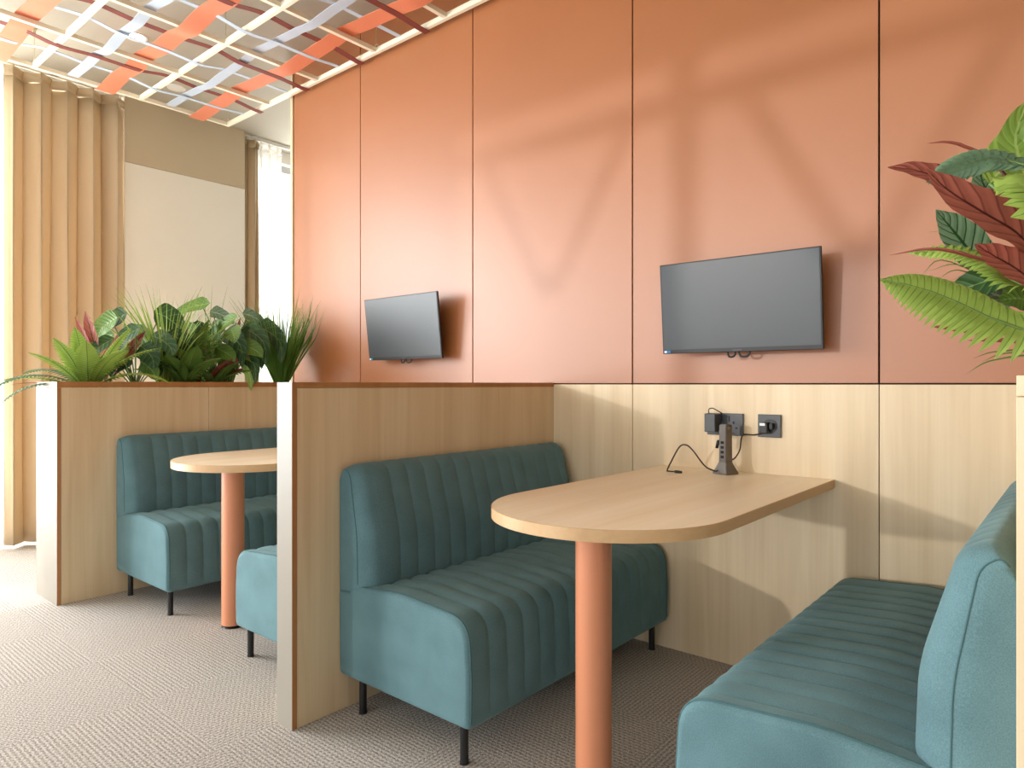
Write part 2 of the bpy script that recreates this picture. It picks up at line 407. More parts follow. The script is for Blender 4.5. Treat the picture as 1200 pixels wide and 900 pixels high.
for y0, y1, lab in ((-3.3, 2.04, 'white ceiling curtain track above the wide beige curtain and glowing sheer'), (3.0, 4.3, 'white ceiling curtain track above the narrow curtains by the terracotta wall end')):
    t = thing('curtain_track', lab, 'curtain track', (-5.58, (y0+y1)/2, 3.238))
    h_ = (y1-y0)/2
    obj('rail', box_bm(-.014, .014, -h_, h_, 0, .022, bev=.003), M_track, t)
    for k in range(int(h_*2/.6)+1): obj('bracket', box_bm(-.02, .02, -h_+.1+k*.55, -h_+.14+k*.55, .022, CEIL-3.238), M_track, t)

# ------------------------------------------------------------------ ceiling lattice
CX, CY = -3.2, 1.4
lat = thing('ceiling_lattice', 'cream lattice hung from the ceiling, woven with orange, blue and maroon felt ribbons', 'ceiling decoration', (CX, CY, 3.03))
def LB(bm_args): return box_bm(*bm_args, bev=.002)
z0g, z1g, zc = 3.03, 3.058, 3.044
bars_x = [2.54, 1.925, 1.31, .70, .09]; bars_y = [-4.92+.5825*k for k in range(7)]
def rel(p): return Vector(p)-Vector((CX, CY, 3.03))
XE = bars_y[-1]+.0125
for y in bars_x:
    bm = box_bm(-4.9325-CX, XE-CX, y-.0125-CY, y+.0125-CY, 0, .028, bev=.0015); obj('long_batten', bm, M_timber, lat)
for x in bars_y:
    bm = bmesh.new()
    for a, c in zip(bars_x[1:], bars_x): add_box(bm, x-.0125-CX, x+.0125-CX, a+.0126-CY, c-.0126-CY, .002, .026)
    obj('cross_batten', bm, M_timber, lat)
def ribbon(kind, fixed, knots, width, mat, lab, th=.0025):
    """knots: (position along, height offset from the lattice centre)"""
    knots = sorted(knots)
    n = 14; cl = []
    for (p0, h0), (p1, h1) in zip(knots, knots[1:]):
        for i in range(n):
            s = i/n; ss = s*s*(3-2*s); cl.append((p0+(p1-p0)*s, h0+(h1-h0)*ss))
    cl.append(knots[-1])
    bm = bmesh.new(); rings = []
    for p, h in cl:
        ring = []
        for dw, dz in ((-1, -1), (1, -1), (1, 1), (-1, 1)):
            a = fixed+dw*width/2; z = zc+h+dz*th/2
            ring.append(bm.verts.new(rel((p, a, z) if kind == 'x' else (a, p, z))))
        rings.append(ring)
    for a, c in zip(rings, rings[1:]):
        for k in range(4): bm.faces.new((a[k], a[(k+1) % 4], c[(k+1) % 4], c[k]))
    bm.faces.new(rings[0][::-1]); bm.faces.new(rings[-1])
    o = obj('ribbon', bm, mat, lat); o['label'] = lab
    autosmooth(o, 30)
    return o
HB, HR = .0185, .007
Ox = [.52, 1.12, 1.71, 2.315]; Bx = [.31, .91, 1.51, 2.11]
Ny = [-4.66+.57*k for k in range(6)]; Ry = [-4.48+.572*k for k in range(6)]
# ribbons along x: below (-) / above (+) cross battens alternately, opposite for orange and blue
for j, y in enumerate(Ox):
    kn = [(-4.95, -HB)]
    for k, x in enumerate(bars_y): kn.append((x, -HB if k % 2 == 0 else HB))
    for k, x in enumerate(Ny): kn.append((x, HR*(1 if (j+k) % 2 == 0 else -1)*.6))
    for k, x in enumerate(Ry): kn.append((x, -HR*(1 if (j+k) % 2 == 0 else -1)*.6))
    ribbon('x', y, [q for q in kn if q[0] <= XE], .11, M_rib_o, 'wide orange felt ribbon')
for j, y in enumerate(Bx):
    kn = [(-4.90, .0)]
    for k, x in enumerate(bars_y):
        if k: kn.append((x, HB if k % 2 == 0 else -HB))
    for k, x in enumerate(Ny): kn.append((x, -HR*(1 if (j+k) % 2 == 0 else -1)*.6))
    for k, x in enumerate(Ry): kn.append((x, HR*(1 if (j+k) % 2 == 0 else -1)*.6))
    ribbon('x', y, [q for q in kn if q[0] <= XE], .06, M_rib_b, 'pale blue felt ribbon')
# j index of Ox/Bx: 1.12 -> 1, 1.71 -> 2 ...
for k, x in enumerate(Ry):
    kn = [(.09, -HB), (2.565, -HB)]
    for i, y in enumerate(bars_x):
        if .1 < y < 2.5: kn.append((y, {1: HB, 2: -HB if k == 0 else HB, 3: HB}[i]))
    for j, y in enumerate(Ox): kn.append((y, HR*(1 if (j+k) % 2 == 1 else -1)))
    for j, y in enumerate(Bx): kn.append((y, -HR*(1 if (j+k) % 2 == 0 else -1)))
    ribbon('y', x, kn, .042, M_rib_r, 'narrow maroon felt ribbon')
for k, x in enumerate(Ny):
    kn = [(.09, HB), (2.52, .006)]
    for i, y in enumerate(bars_x):
        if .1 < y < 2.5: kn.append((y, {1: -HB, 2: HB, 3: -HB}[i]))
    for j, y in enumerate(Ox): kn.append((y, -HR*(1 if (j+k) % 2 == 1 else -1)))
    for j, y in enumerate(Bx): kn.append((y, HR*(1 if (j+k) % 2 == 0 else -1)))
    ribbon('y', x, kn, .03, M_rib_b, 'narrow pale blue felt ribbon')
for x, y in ((bars_y[0], 2.54), (bars_y[3], 2.54), (bars_y[6], 2.54), (bars_y[2], 1.925), (bars_y[5], 1.925), (bars_y[0], 1.31), (bars_y[3], 1.31)):
    h = obj('hanger', tube_bm([rel((x, y, z1g+.03)), rel((x, y, CEIL-.015))], .0022, 4, 6), M_chrome, lat)
    bm = bmesh.new()
    ring = [rel((x+.013*cos(a), y, z1g+.013+.013*sin(a))) for a in [2*pi*i/16 for i in range(15)]]
    add_tube(bm, ring, .003, 6); obj('eye_hook', bm, M_chrome, h)
    obj('ceiling_hook', cyl_bm(x-CX, y-CY, CEIL-.03-3.03, CEIL-3.03, .008, 12, .012), M_chrome, h)

# downlights
for (x, y, lit, lab) in ((-4.54, 1.75, True, 'glowing round downlight seen through the ceiling lattice'), (-5.1, 2.24, False, 'white unlit round ceiling disc seen through the lattice near the curtain')):
    t = thing('downlight', lab, 'ceiling light', (x, y, CEIL))
    bm = bmesh.new()
    n = 32
    for r0, r1, za, zb in ((.062, .05, -.006, -.006), (.062, .066, -.006, 0)):
        a = [bm.verts.new((r0*cos(2*pi*k/n), r0*sin(2*pi*k/n), za)) for k in range(n)]
        c = [bm.verts.new((r1*cos(2*pi*k/n), r1*sin(2*pi*k/n), zb)) for k in range(n)]
        for k in range(n): bm.faces.new((a[k], a[(k+1) % n], c[(k+1) % n], c[k]))
    obj('trim_ring', bm, M_white, t)
    obj('lens', cyl_bm(0, 0, -.005, -.002, .05, 32), M_lamp if lit else M_white, t)

# ------------------------------------------------------------------ divider and planters
YP = 1.135
def planter(name, label, x0, x1, yf, seam=None, top=1.112, face=None):
    face = face or M_cream
    t = thing(name, label, 'planter', ((x0+x1)/2, (yf+W)/2, 0))
    ox, oy = (x0+x1)/2, (yf+W)/2
    hx, hy = (x1-x0)/2, (W-yf)/2
    t0 = .018; zr = top-.03
    ys = [-hy+.018] + ([seam-oy] if seam else []) + [hy-.001]
    for sgn in (-1, 1):
        xa, xb = (hx-t0, hx-.001) if sgn > 0 else (-hx+.001, -hx+t0)
        for a, c in zip(ys, ys[1:]):
            obj('side_panel', box_bm(xa, xb, a+.0012, c-.0012, 0, zr, bev=.001), M_woodside, t)
    obj('inner_core', box_bm(-hx+t0+.001, hx-t0-.001, -hy+.018, hy-.001, .0, .96), M_dark, t)
    bm = bmesh.new(); add_box(bm, -hx, hx, -hy, -hy+.018, 0, zr, bev=.0012)
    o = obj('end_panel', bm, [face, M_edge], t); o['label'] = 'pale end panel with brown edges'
    for p in o.data.polygons:
        if abs(p.normal.x) > .7: p.material_index = 1
    bm = bmesh.new()
    add_box(bm, -hx, -hx+.03, -hy, hy-.001, zr+.001, top, bev=.0012); add_box(bm, hx-.03, hx, -hy, hy-.001, zr+.001, top, bev=.0012)
    add_box(bm, -hx+.03, hx-.03, -hy, -hy+.03, zr+.001, top, bev=.0012); add_box(bm, -hx+.03, hx-.03, hy-.03, hy-.001, zr+.001, top, bev=.0012)
    o = obj('rim', bm, [face, M_edge], t); o['label'] = 'pale rim with brown side edge'
    for p in o.data.polygons:
        if abs(p.normal.x) > .7: p.material_index = 1
    bm = bmesh.new(); n = 14
    vs = [[bm.verts.new((-hx+.03+(2*hx-.06)*i/6, -hy+.03+(2*hy-.06)*j/n, 1.062+random.uniform(-.006, .006))) for j in range(n+1)] for i in range(7)]
    for i in range(6):
        for j in range(n): bm.faces.new((vs[i][j], vs[i+1][j], vs[i+1][j+1], vs[i][j+1]))
    o = obj('soil', bm, M_soil, t, smooth=True); md = o.modifiers.new('d', 'SOLIDIFY'); md.thickness = .08
    return t
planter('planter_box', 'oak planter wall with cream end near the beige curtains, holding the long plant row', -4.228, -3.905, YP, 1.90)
planter('planter_box', 'oak planter wall holding maroon and lime leaves, nearest the wall sockets', -.075, .248, 1.175, 1.90, face=M_wood)

def divider(x0, x1, yf, top):
    t = thing('booth_divider', 'thin oak divider with cream end standing between the two booths', 'divider', ((x0+x1)/2, (yf+W)/2, 0))
    hx, hy = (x1-x0)/2, (W-yf)/2
    obj('core_panel', box_bm(-hx+.001, hx-.001, -hy+.019, hy-.001, 0, top-.019, bev=.001), M_woodside, t)
    bm = bmesh.new(); add_box(bm, -hx, hx, -hy, -hy+.0185, 0, top, bev=.0012)
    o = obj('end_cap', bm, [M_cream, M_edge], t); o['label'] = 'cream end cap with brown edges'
    for p in o.data.polygons:
        if abs(p.normal.x) > .7: p.material_index = 1
    bm = bmesh.new(); add_box(bm, -hx, hx, -hy+.019, hy-.001, top-.0185, top, bev=.0012)
    o = obj('top_cap', bm, [M_cream, M_edge], t); o['label'] = 'top cap with brown edges'
    for p in o.data.polygons:
        if abs(p.normal.x) > .7: p.material_index = 1
    return t
divider(-2.015, -1.927, 1.206, 1.106)

# ------------------------------------------------------------------ sofas
def rounded(pts, seg=7):
    """polygon with per-corner radius [(x, z, r)] -> smooth outline"""
    out = []; n = len(pts)
    for i in range(n):
        p = Vector(pts[i][:2]); a = Vector(pts[i-1][:2]); c = Vector(pts[(i+1) % n][:2]); r = pts[i][2]
        if r <= 0: out.append(p); continue
        u = (a-p).normalized(); v = (c-p).normalized()
        ang = u.angle(v); d = min(r/math.tan(ang/2), (a-p).length*.49, (c-p).length*.49)
        s, e = p+u*d, p+v*d
        for k in range(seg+1):
            t = k/seg; out.append((s*(1-t)+p*t)*(1-t)+(p*(1-t)+e*t)*t)
    return out
def resample(poly, step):
    out = []; n = len(poly)
    for i in range(n):
        a, b_ = poly[i], poly[(i+1) % n]; L = (b_-a).length
        if L < 1e-6: continue
        k = max(1, int(round(L/step)))
        for j in range(k): out.append(a.lerp(b_, j/k))
    return out
def outline_normals(poly):
    n = len(poly); nor = []
    for i in range(n):
        t = poly[(i+1) % n]-poly[i-1]; nor.append(Vector((t.y, -t.x)).normalized())
    area = sum(poly[i].x*poly[(i+1) % n].y-poly[(i+1) % n].x*poly[i].y for i in range(n))
    return [-q for q in nor] if area < 0 else nor
def loft_ring(poly, nor, y, length, seams, depth, wfun, ey, ex, ez):
    """the outline at y: seams pinch it inwards where wfun says; the ends round over (drawn towards ex[0] and ez[0] by the shares ex[1] and ez[1], over ey)"""
    e = 0; m = min(y, length-y)
    if m < ey: q = 1-m/ey; e = 1-sqrt(max(0, 1-q*q))
    dm = min((abs(y-s_) for s_ in seams), default=1)
    pin = max(0, 1-dm/.04)**2.6
    out = []
    for p, nn in zip(poly, nor):
        q = p-nn*(depth*pin*wfun(p))
        q = Vector((q.x-(q.x-ex[0])*ex[1]*e, q.y-(q.y-ez[0])*ez[1]*e))
        out.append(Vector((q.x, y, q.y)))
    return out
def channel_loft(poly, length, seams, depth, wfun, ey, ex, ez):
    n = len(poly); nor = outline_normals(poly); ys = set()
    for k in range(10):
        a = k/9*pi/2; ys.add(round(ey*(1-cos(a)), 5)); ys.add(round(length-ey*(1-cos(a)), 5))
    edges = [ey]+[s_ for s_ in seams if ey+.01 < s_ < length-ey-.01]+[length-ey]
    for a, c in zip(edges, edges[1:]):
        for k in range(11):
            q = .5-.5*cos(pi*k/10); ys.add(round(a+(c-a)*q, 5))
    bm = bmesh.new()
    rings = [[bm.verts.new(v) for v in loft_ring(poly, nor, y, length, seams, depth, wfun, ey, ex, ez)] for y in sorted(ys)]
    for a, c in zip(rings, rings[1:]):
        for k in range(n): bm.faces.new((a[k], a[(k+1) % n], c[(k+1) % n], c[k]))
    bm.faces.new(rings[0][::-1]); bm.faces.new(rings[-1])
    return bm
SL = 1.195
seat_poly = resample(rounded([(.004, .12, .012), (.0, .425, .02), (.30, .452, .5), (.592, .432, .085), (.603, .26, .5), (.60, .12, .02)], 10), .02)
back_poly = resample(rounded([(.004, .40, .0), (.002, .80, .03), (.035, .838, .03), (.088, .815, .07), (.150, .60, .4), (.156, .44, .05), (.14, .40, .0)], 10), .02)
def ring_path(poly, y, inset, keep):
    return [Vector((p.x, y, p.y)) for p in poly if keep(p)]
def sofa_proto():
    t = thing('bench_sofa', '', 'sofa')
    ss = [.095+.08*k for k in range(14)]
    wf = lambda p: max(0, min(1, (p.y-.14)/.04))*max(0, min(1, (p.x-.04)/.08)) if p.y > .3 or p.x > .4 else 0
    SA = (seat_poly, outline_normals(seat_poly)); e1 = (.022, (0, .03), (.28, .11))
    s = obj('seat', channel_loft(seat_poly, SL, ss, .0065, wf, *e1), M_teal, t, smooth=True); autosmooth(s, 50)
    bs = [.06+.08*k for k in range(14)]
    wb_ = lambda p: max(0, min(1, (p.x-.02)/.06))
    e2 = (.07, (0, .6), (.45, .07))
    bk = obj('backrest', channel_loft(back_poly, SL, bs, .0042, wb_, *e2), M_teal, t, smooth=True); autosmooth(bk, 50)
    # welted seams round the ends of seat and back
    for y in (.012, SL-.012):
        rg = loft_ring(seat_poly, outline_normals(seat_poly), y, SL, [], 0, wf, *e1)
        pts = [v for v in rg if v.z > .14 and v.x > .012]
        pts.sort(key=lambda v: atan2(v.z-.2, v.x-.25))
        bm = bmesh.new(); add_tube(bm, pts, .0026, 6); obj('piping', bm, M_pipe, s, smooth=True)
    for y in (.004, SL-.004):
        rg = loft_ring(back_poly, outline_normals(back_poly), y, SL, [], 0, wb_, *e2)
        pts = [v for v, p in zip(rg, back_poly) if p.y > .44 and v.x > .012]
        pts.sort(key=lambda v: -atan2(v.z-.5, v.x-.0))
        bm = bmesh.new(); add_tube(bm, pts, .0018, 6); obj('piping', bm, M_pipe, bk, smooth=True)
    for x in (.075, .545):
        for y in (.04, SL-.04):
            l = obj('leg', cyl_bm(x, y, .006, .122, .0125, 20), M_black, t); autosmooth(l)
            g = obj('glide', cyl_bm(x, y, 0, .007, .0135, 16), M_black, l)
    return t
def copy_tree(o, parent=None):
    c = o.copy(); C.objects.link(c)
    if parent: c.parent = parent
    for ch in list(o.children): copy_tree(ch, c)
    return c
s0 = sofa_proto()
spots = [(-1.926, 1.385, False, 'teal bench sofa backed by the thin divider, facing the table with the cable hub'),
         (-.083, 1.355, True, 'teal bench sofa backed by the maroon-leaved planter, facing the table with the cable hub'),
         (-3.885, 1.40, False, 'teal bench sofa in the far booth, with its back to the fern-filled planter wall'),
         (-2.04, 1.39, True, 'teal bench sofa in the far booth, mostly hidden behind the thin divider')]
srcs = [copy_tree(s0) for _ in spots[1:]]
for o, (x, y, flip, lab) in zip([s0]+srcs, spots):
    o['label'] = lab; o['group'] = 'teal bench sofas in the booths'
    if flip: o.location = (x, y+SL, 0); o.rotation_euler = (0, 0, pi)
    else: o.location = (x, y, 0)

# ------------------------------------------------------------------ tables
def table_proto():
    t = thing('booth_table', '', 'table')      # origin on the floor at the post; wall edge at +y
    hw = .338; yb = W-1.56-.001; yc = 1.650-1.56
    def outline(r):
        pts = [(hw+r, yb), (-hw-r, yb)]
        for k in range(41):
            a = pi+pi*k/40; pts.append(((hw+r)*cos(a), yc+(hw+r)*sin(a)))
        return pts
    bm = bmesh.new(); extrude_poly(bm, outline(-.0016), .730, .760)
    top = obj('tabletop', bm, M_table, t)
    po = outline(0); pi_ = outline(-.0015)
    bm = bmesh.new()
    a = [[bm.verts.new((x, y, z)) for x, y in q] for q, z in ((po, .7295), (po, .7592), (pi_, .7604), (pi_, .7292))]
    n = len(po)
    for u_, v_ in ((0, 1), (1, 2), (2, 3), (3, 0)):
        for k in range(1, n): bm.faces.new((a[u_][k], a[u_][(k+1) % n], a[v_][(k+1) % n], a[v_][k]))
    o = obj('edge_band', bm, M_tedge, top); o['label'] = 'darker wood edge band'; autosmooth(o, 35)
    o = obj('post', cyl_bm(0, 0, .012, .7295, .049, 48), M_post, t); autosmooth(o); o['label'] = 'terracotta round post'
    bm = cyl_bm(0, 0, 0, .012, .05, 24, .036)
    obj('foot', bm, M_black, t)
    obj('mounting_plate', cyl_bm(0, 0, .722, .7292, .075, 24), M_black, t)
    bm = bmesh.new(); add_box(bm, -.25, .25, yb-.03, yb, .70, .7292)
    obj('wall_batten', bm, M_woodside, t)
    return t
t0 = table_proto(); t1 = copy_tree(t0)
t0.location = (-1.024, 1.56, 0); t0['label'] = 'round-ended oak table in the nearer booth, with a cable hub on it'
t1.location = (-2.975, 1.56, 0); t1['label'] = 'round-ended oak table on a terracotta post in the far booth, partly behind the divider'
for t in (t0, t1): t['group'] = 'booth tables'

# ------------------------------------------------------------------ monitors
def monitor(x0, x1, zb, yb, zt, yt, label):
    w = x1-x0; h = sqrt((zt-zb)**2+(yb-yt)**2); tilt = atan2(yb-yt, zt-zb)
    t = thing('wall_monitor', label, 'monitor', ((x0+x1)/2, yb, zb), 0, 'monitors on the terracotta wall')
    def tl(o): o.rotation_euler = (tilt, 0, 0); return o
    hw = w/2
    cs = tl(obj('case', box_bm(-hw, hw, .0, .012, 0, h, bev=.002), M_bezel, t))
    obj('rear_housing', box_bm(-hw*.75, hw*.75, .0122, .035, h*.12, h*.8, bev=.008), M_bezel, cs)
    obj('screen', box_bm(-hw+.006, hw-.006, -.0012, .0, .016, h-.005), M_screen, cs)
    o = obj('sticker', box_bm(-hw+.006, -hw+.034, -.0016, -.0003, .003, .0135), M_sticker_b, cs); o['label'] = 'small blue sticker in the corner'
    o = obj('sticker', box_bm(-hw+.008, -hw+.018, -.0022, -.0004, .004, .0125), M_label, cs); o['label'] = 'small white mark on the sticker'
    o = obj('logo_mark', box_bm(-.018, .018, -.0014, -.0003, .005, .0095), M_socket, cs); o['label'] = 'tiny grey mark on the lower bezel'
    # bracket from the case to the wall
    yw = W-.0005-yb; zm = h*.45
    yc = -zm*sin(tilt)+.035
    bm = bmesh.new(); add_box(bm, -.055, .055, yw-.006, yw, zm-.055, zm+.055, bev=.002)
    br = obj('wall_bracket', bm, M_black, t)
    bm = bmesh.new(); add_tube(bm, [Vector((0, yc-.012, zm)), Vector((0, yw-.003, zm))], .018, 14); obj('bracket_arm', bm, M_black, br)
    # looped cables hanging just below the case
    for cx, rr in ((.02, .02), (-.03, .014)):
        pts = [Vector((cx-rr, .022, .05)), Vector((cx-rr*1.05, .02, .0)), Vector((cx-rr*.6, .018, -.016)), Vector((cx+rr*.6, .018, -.016)), Vector((cx+rr*1.05, .02, 0)), Vector((cx+rr, .022, .05))]
        bm = bmesh.new(); add_tube(bm, catmull(pts, 30), .004, 8); obj('cable', bm, M_bezel, t, smooth=True)
    return t
monitor(-1.317, -.7014, 1.2215, 2.517, 1.577, 2.487, 'black monitor tilted down on the wall above the table with the cable hub')
monitor(-3.213, -2.604, 1.237, 2.52, 1.587, 2.481, 'black monitor tilted down on the wall above the far booth, nearest the grass clump')

# ------------------------------------------------------------------ sockets, plugs, hub
yw = W-.0003
def sock_holes(bm, cx, cz):
    add_box(bm, cx-.003, cx+.003, -.0106, -.0092, cz+.010, cz+.020)
    for s in (-1, 1): add_box(bm, cx+s*.011-.0045, cx+s*.011+.0045, -.0106, -.0092, cz-.008, cz-.003)
t = thing('wall_socket', 'double anthracite wall socket behind the grey hub, with an adapter in its left half', 'wall socket', (-1.087, yw, .942))
fp = obj('faceplate', box_bm(-.073, .073, -.01, 0, -.043, .043, bev=.002), M_socket, t)
for cx in (-.036, .036):
    bm = bmesh.new(); sock_holes(bm, cx, -.008); obj('pin_holes', bm, M_hole, fp)
for cx in (-.014, .014): obj('switch', box_bm(cx-.006, cx+.006, -.0135, -.0095, .012, .034, bev=.001), M_bezel, t)
t = thing('wall_socket', 'single square anthracite wall socket to the right of the double one', 'wall socket', (-.914, yw, .942))
fp = obj('faceplate', box_bm(-.043, .043, -.01, 0, -.043, .043, bev=.002), M_socket, t)
bm = bmesh.new(); add_cyl(bm, 0, 0, 0, .003, .026, 28); bmesh.ops.rotate(bm, verts=bm.verts, cent=(0, 0, 0), matrix=Matrix.Rotation(pi/2, 3, 'X')); bmesh.ops.translate(bm, verts=bm.verts, vec=(.004, -.0095, 0))
obj('recess_ring', bm, M_bezel, t)
# plug in the single socket
t = thing('plug', 'black plug with a small white label, in the single socket', 'plug', (-.914, yw-.0126, .942))
obj('body', box_bm(-.026, .004, -.03, 0, -.028, .014, bev=.004), M_bezel, t)
o = obj('sticker', box_bm(-.024, -.004, -.0307, -.0298, .002, .012), M_label, t); o['label'] = 'small white label'
obj('cable_boot', box_bm(.006, .02, -.02, 0, -.012, .012, bev=.003), M_bezel, t)
# adapter
t = thing('power_adapter', 'dark box-shaped power adapter plugged into the left half of the double socket', 'power adapter', (-1.122, yw-.0105, .945))
obj('body', box_bm(-.022, .022, -.062, -.001, -.032, .040, bev=.003), M_socket, t)
obj('cable_stub', tube_bm([(-.01, -.045, .038), (-.01, -.045, .056), (.004, -.04, .060), (.02, -.03, .05), (.03, -.012, .04)], .0022, 20, 6), M_cable, t)
# hub on the table
t = thing('cable_hub', 'upright grey cable hub with flared foot standing on the nearer table', 'cable hub', (-1.045, 2.495, .7602), radians(-18))
bm = bmesh.new()
prof = [(0, .034, .034), (.006, .034, .034), (.018, .028, .029), (.045, .0175, .0185), (.185, .0165, .0175)]
rings = []
for z, hx, hy in prof:
    rings.append([bm.verts.new((sx*hx, sy*hy, z)) for sx, sy in ((-1, -1), (1, -1), (1, 1), (-1, 1))])
for a, c in zip(rings, rings[1:]):
    for k in range(4): bm.faces.new((a[k], a[(k+1) % 4], c[(k+1) % 4], c[k]))
bm.faces.new(rings[0][::-1]); bm.faces.new(rings[-1])
bmesh.ops.bevel(bm, geom=list(bm.edges), offset=.002, segments=2, affect='EDGES')
hb = obj('body', bm, [M_hub, M_hubside], t)
for p in hb.data.polygons:
    if p.normal.x > .6: p.material_index = 1
bm = bmesh.new()
for z in (.06, .078, .096, .114): add_box(bm, -.007, .007, -.0194, -.0165, z, z+.010)
o = obj('ports', bm, M_hole, t); o['label'] = 'row of black ports down the front'
obj('top_cap', box_bm(-.013, .013, -.014, .014, .1852, .188, bev=.001), M_hub, t)
# cables
t = thing('usb_cable', 'thin black cable arching left from the hub and lying on the nearer table', 'cable', (0, 0, 0))
hp = Vector((-1.065, 2.465, .775))
pa = [hp, pix(838, 552, 2.45), pix(826, 546, 2.44), pix(812, 528, 2.43), pix(804, 521.5, 2.43), pix(796, 524, 2.43), pix(786, 542, 2.43), pix(782, 554, 2.43)]
pa = [p if p.z > .7645 else Vector((p.x, p.y, .7645)) for p in pa]
e1 = pix(783, 556, 2.4); e2 = pix(791, 555, 2.4); e3 = pix(799, 553, 2.4)
for q in (e1, e2, e3): q.z = .7648
bm = bmesh.new(); add_tube(bm, catmull(pa+[e1, e2], 70), .0028, 8); obj('wire', bm, M_cable, t, smooth=True)
bm = bmesh.new(); add_tube(bm, [e2, e2.lerp(e3, .6), e3], lambda s: .0055 if s < .6 else .004, 8); obj('connector', bm, M_bezel, t, smooth=True)
t = thing('power_cable', 'black cable running from the single socket across and down to the hub', 'cable', (0, 0, 0))
pa = [Vector((-.901, yw-.028, .938)), Vector((-.93, yw-.02, .918)), Vector((-.97, yw-.008, .906)), Vector((-1.01, yw-.008, .905)), Vector((-1.02, yw-.012, .89)), Vector((-1.018, yw-.03, .85)), Vector((-1.025, 2.54, .82)), Vector((-1.034, 2.515, .81))]
bm = bmesh.new(); add_tube(bm, catmull(pa, 60), .0027, 8); obj('wire', bm, M_cable, t, smooth=True)
t = thing('adapter_cable', 'black lead with a plug hanging below the adapter, left of the hub', 'cable', (0, 0, 0))
pa = [pix(843, 505, 2.52), pix(844, 513, 2.51), pix(842, 518, 2.50)]
bm = bmesh.new(); add_tube(bm, catmull(pa, 12), .0028, 8); obj('wire', bm, M_cable, t, smooth=True)
bm = bmesh.new(); add_tube(bm, [pix(842, 516, 2.50), pix(841, 520, 2.5), pix(840, 525, 2.50)], .0062, 8); obj('connector', bm, M_bezel, t, smooth=True)

# ------------------------------------------------------------------ plants
def leaf(bm, uvl, pts, width, nh, prof='lance', fold=.25, n=12, wave=0, cup=0):
    cl = catmull(pts, n); rows = []
    for i, c in enumerate(cl):
        s = i/n
        t = (cl[min(i+1, n)]-cl[max(i-1, 0)]).normalized()
        sd = t.cross(nh)
        if sd.length < 1e-3: sd = t.cross(Vector((.3, .5, .8)))
        sd.normalize(); nn = sd.cross(t)
        if prof == 'lance': w_ = max(.02, sin(pi*min(1, s**.85*.97+.03)))**.85
        elif prof == 'heart': w_ = min(1, (s*5.0)**.6)*max(0, 1-s**2.6)**.62
        elif prof == 'strap': w_ = min(1, .75+s)*max(.02, 1-s**4)
        elif prof == 'arrow': w_ = min(1, (s*6)**.55)*max(0, 1-s)**.62*1.22
        elif prof == 'blade': w_ = min(1, .7+s)*max(.04, 1-s**1.8)
        else: w_ = 1
        hw = width/2*w_
        row = []
        for k in range(5):
            q = (k-2)/2
            off = fold*abs(q)*hw-cup*hw*(1-q*q)+(wave*hw*sin(s*22+q*3)*abs(q))
            row.append((bm.verts.new(c+sd*q*hw+nn*off), (k/4, s)))
        rows.append(row)
    for a, b_ in zip(rows, rows[1:]):
        for k in range(4):
            q = [a[k], a[k+1], b_[k+1], b_[k]]
            f = bm.faces.new([v for v, _ in q]); f.smooth = True
            for lp, (_, uv) in zip(f.loops, q): lp[uvl].uv = uv
def arc(base, az, e0, length, droop, n=7):
    """az measured from the room's long axis; rises at e0 and droops by droop radians along its length"""
    p = Vector(base); out = [p.copy()]
    for i in range(n):
        e = e0-droop*(i+.5)/n
        p = p+Vector((cos(az)*cos(e), sin(az)*cos(e), sin(e)))*length/n; out.append(p.copy())
    return out
class Plant:
    def __init__(s, name, label, loc, cat='plant', group=None):
        s.t = thing(name, label, cat, loc, 0, group); s.o = Vector(loc); s.b = {}
    def bm(s, mat, part='foliage'):
        k = (part, mat.name)
        if k not in s.b:
            b_ = bmesh.new(); s.b[k] = (b_, b_.loops.layers.uv.new('UVMap'), mat)
        return s.b[k]
    def leaf(s, mat, pts, width, nh=Vector((0, 0, 1)), **k):
        pts = [Vector((p[0], min(p[1], W-.025-width*.5), p[2])) for p in pts]
        b_, uv, _ = s.bm(mat); leaf(b_, uv, [Vector(p)-s.o for p in pts], width, nh, **k)
    def stem(s, pts, r, mat=L_stem):
        b_, uv, _ = s.bm(mat, 'stem'); add_tube(b_, [p-s.o for p in catmull(pts, 8)], r, 6)
    def frond(s, mat, pts, width, pairs=20, nh=Vector((0, 0, 1)), stem=L_stem, start=.12, sweep=.35, droopy=.12, pw=1.0):
        cl = catmull(pts, 40); b_, uv, _ = s.bm(mat)
        s.stem(pts, lambda q: .0028*(1-.75*q)+.0006, stem)
        L = sum((a-c).length for a, c in zip(cl, cl[1:]))
        for i in range(pairs):
            q = start+(1-start)*(i+.5)/pairs; x = q*40; j = min(int(x), 39)
            c = cl[j].lerp(cl[j+1], x-j); t = (cl[j+1]-cl[j]).normalized()
            sd = t.cross(nh).normalized(); nn = sd.cross(t)
            w_ = width/2*(sin(pi*min(1, (q-start)/(1-start)*.86+.14))**.75)
            sp = L*(1-start)/pairs*1.25*pw
            for sg in (-1, 1):
                d = (sd*sg+t*sweep).normalized()
                p0 = c; p1 = c+d*w_*.55+nn*w_*.06; p2 = c+d*w_+t*w_*.12-nn*w_*droopy*1.6-Vector((0, 0, 1))*w_*droopy
                leaf(b_, uv, [p-s.o for p in (p0, p1, p2)], sp, nn, prof='strap', fold=.12, n=4)
    def done(s):
        for (part, mn), (b_, uv, mat) in s.b.items():
            if not len(b_.verts): continue
            o = obj(part, b_, mat, s.t, smooth=True)
            if part == 'foliage': pass
        return s.t
SZ = 1.056
IM = atan2(R.y, R.x)               # azimuth that reads as "to the right" from the booth side
def az(deg): return IM+radians(deg)
rn = random.Random(21)

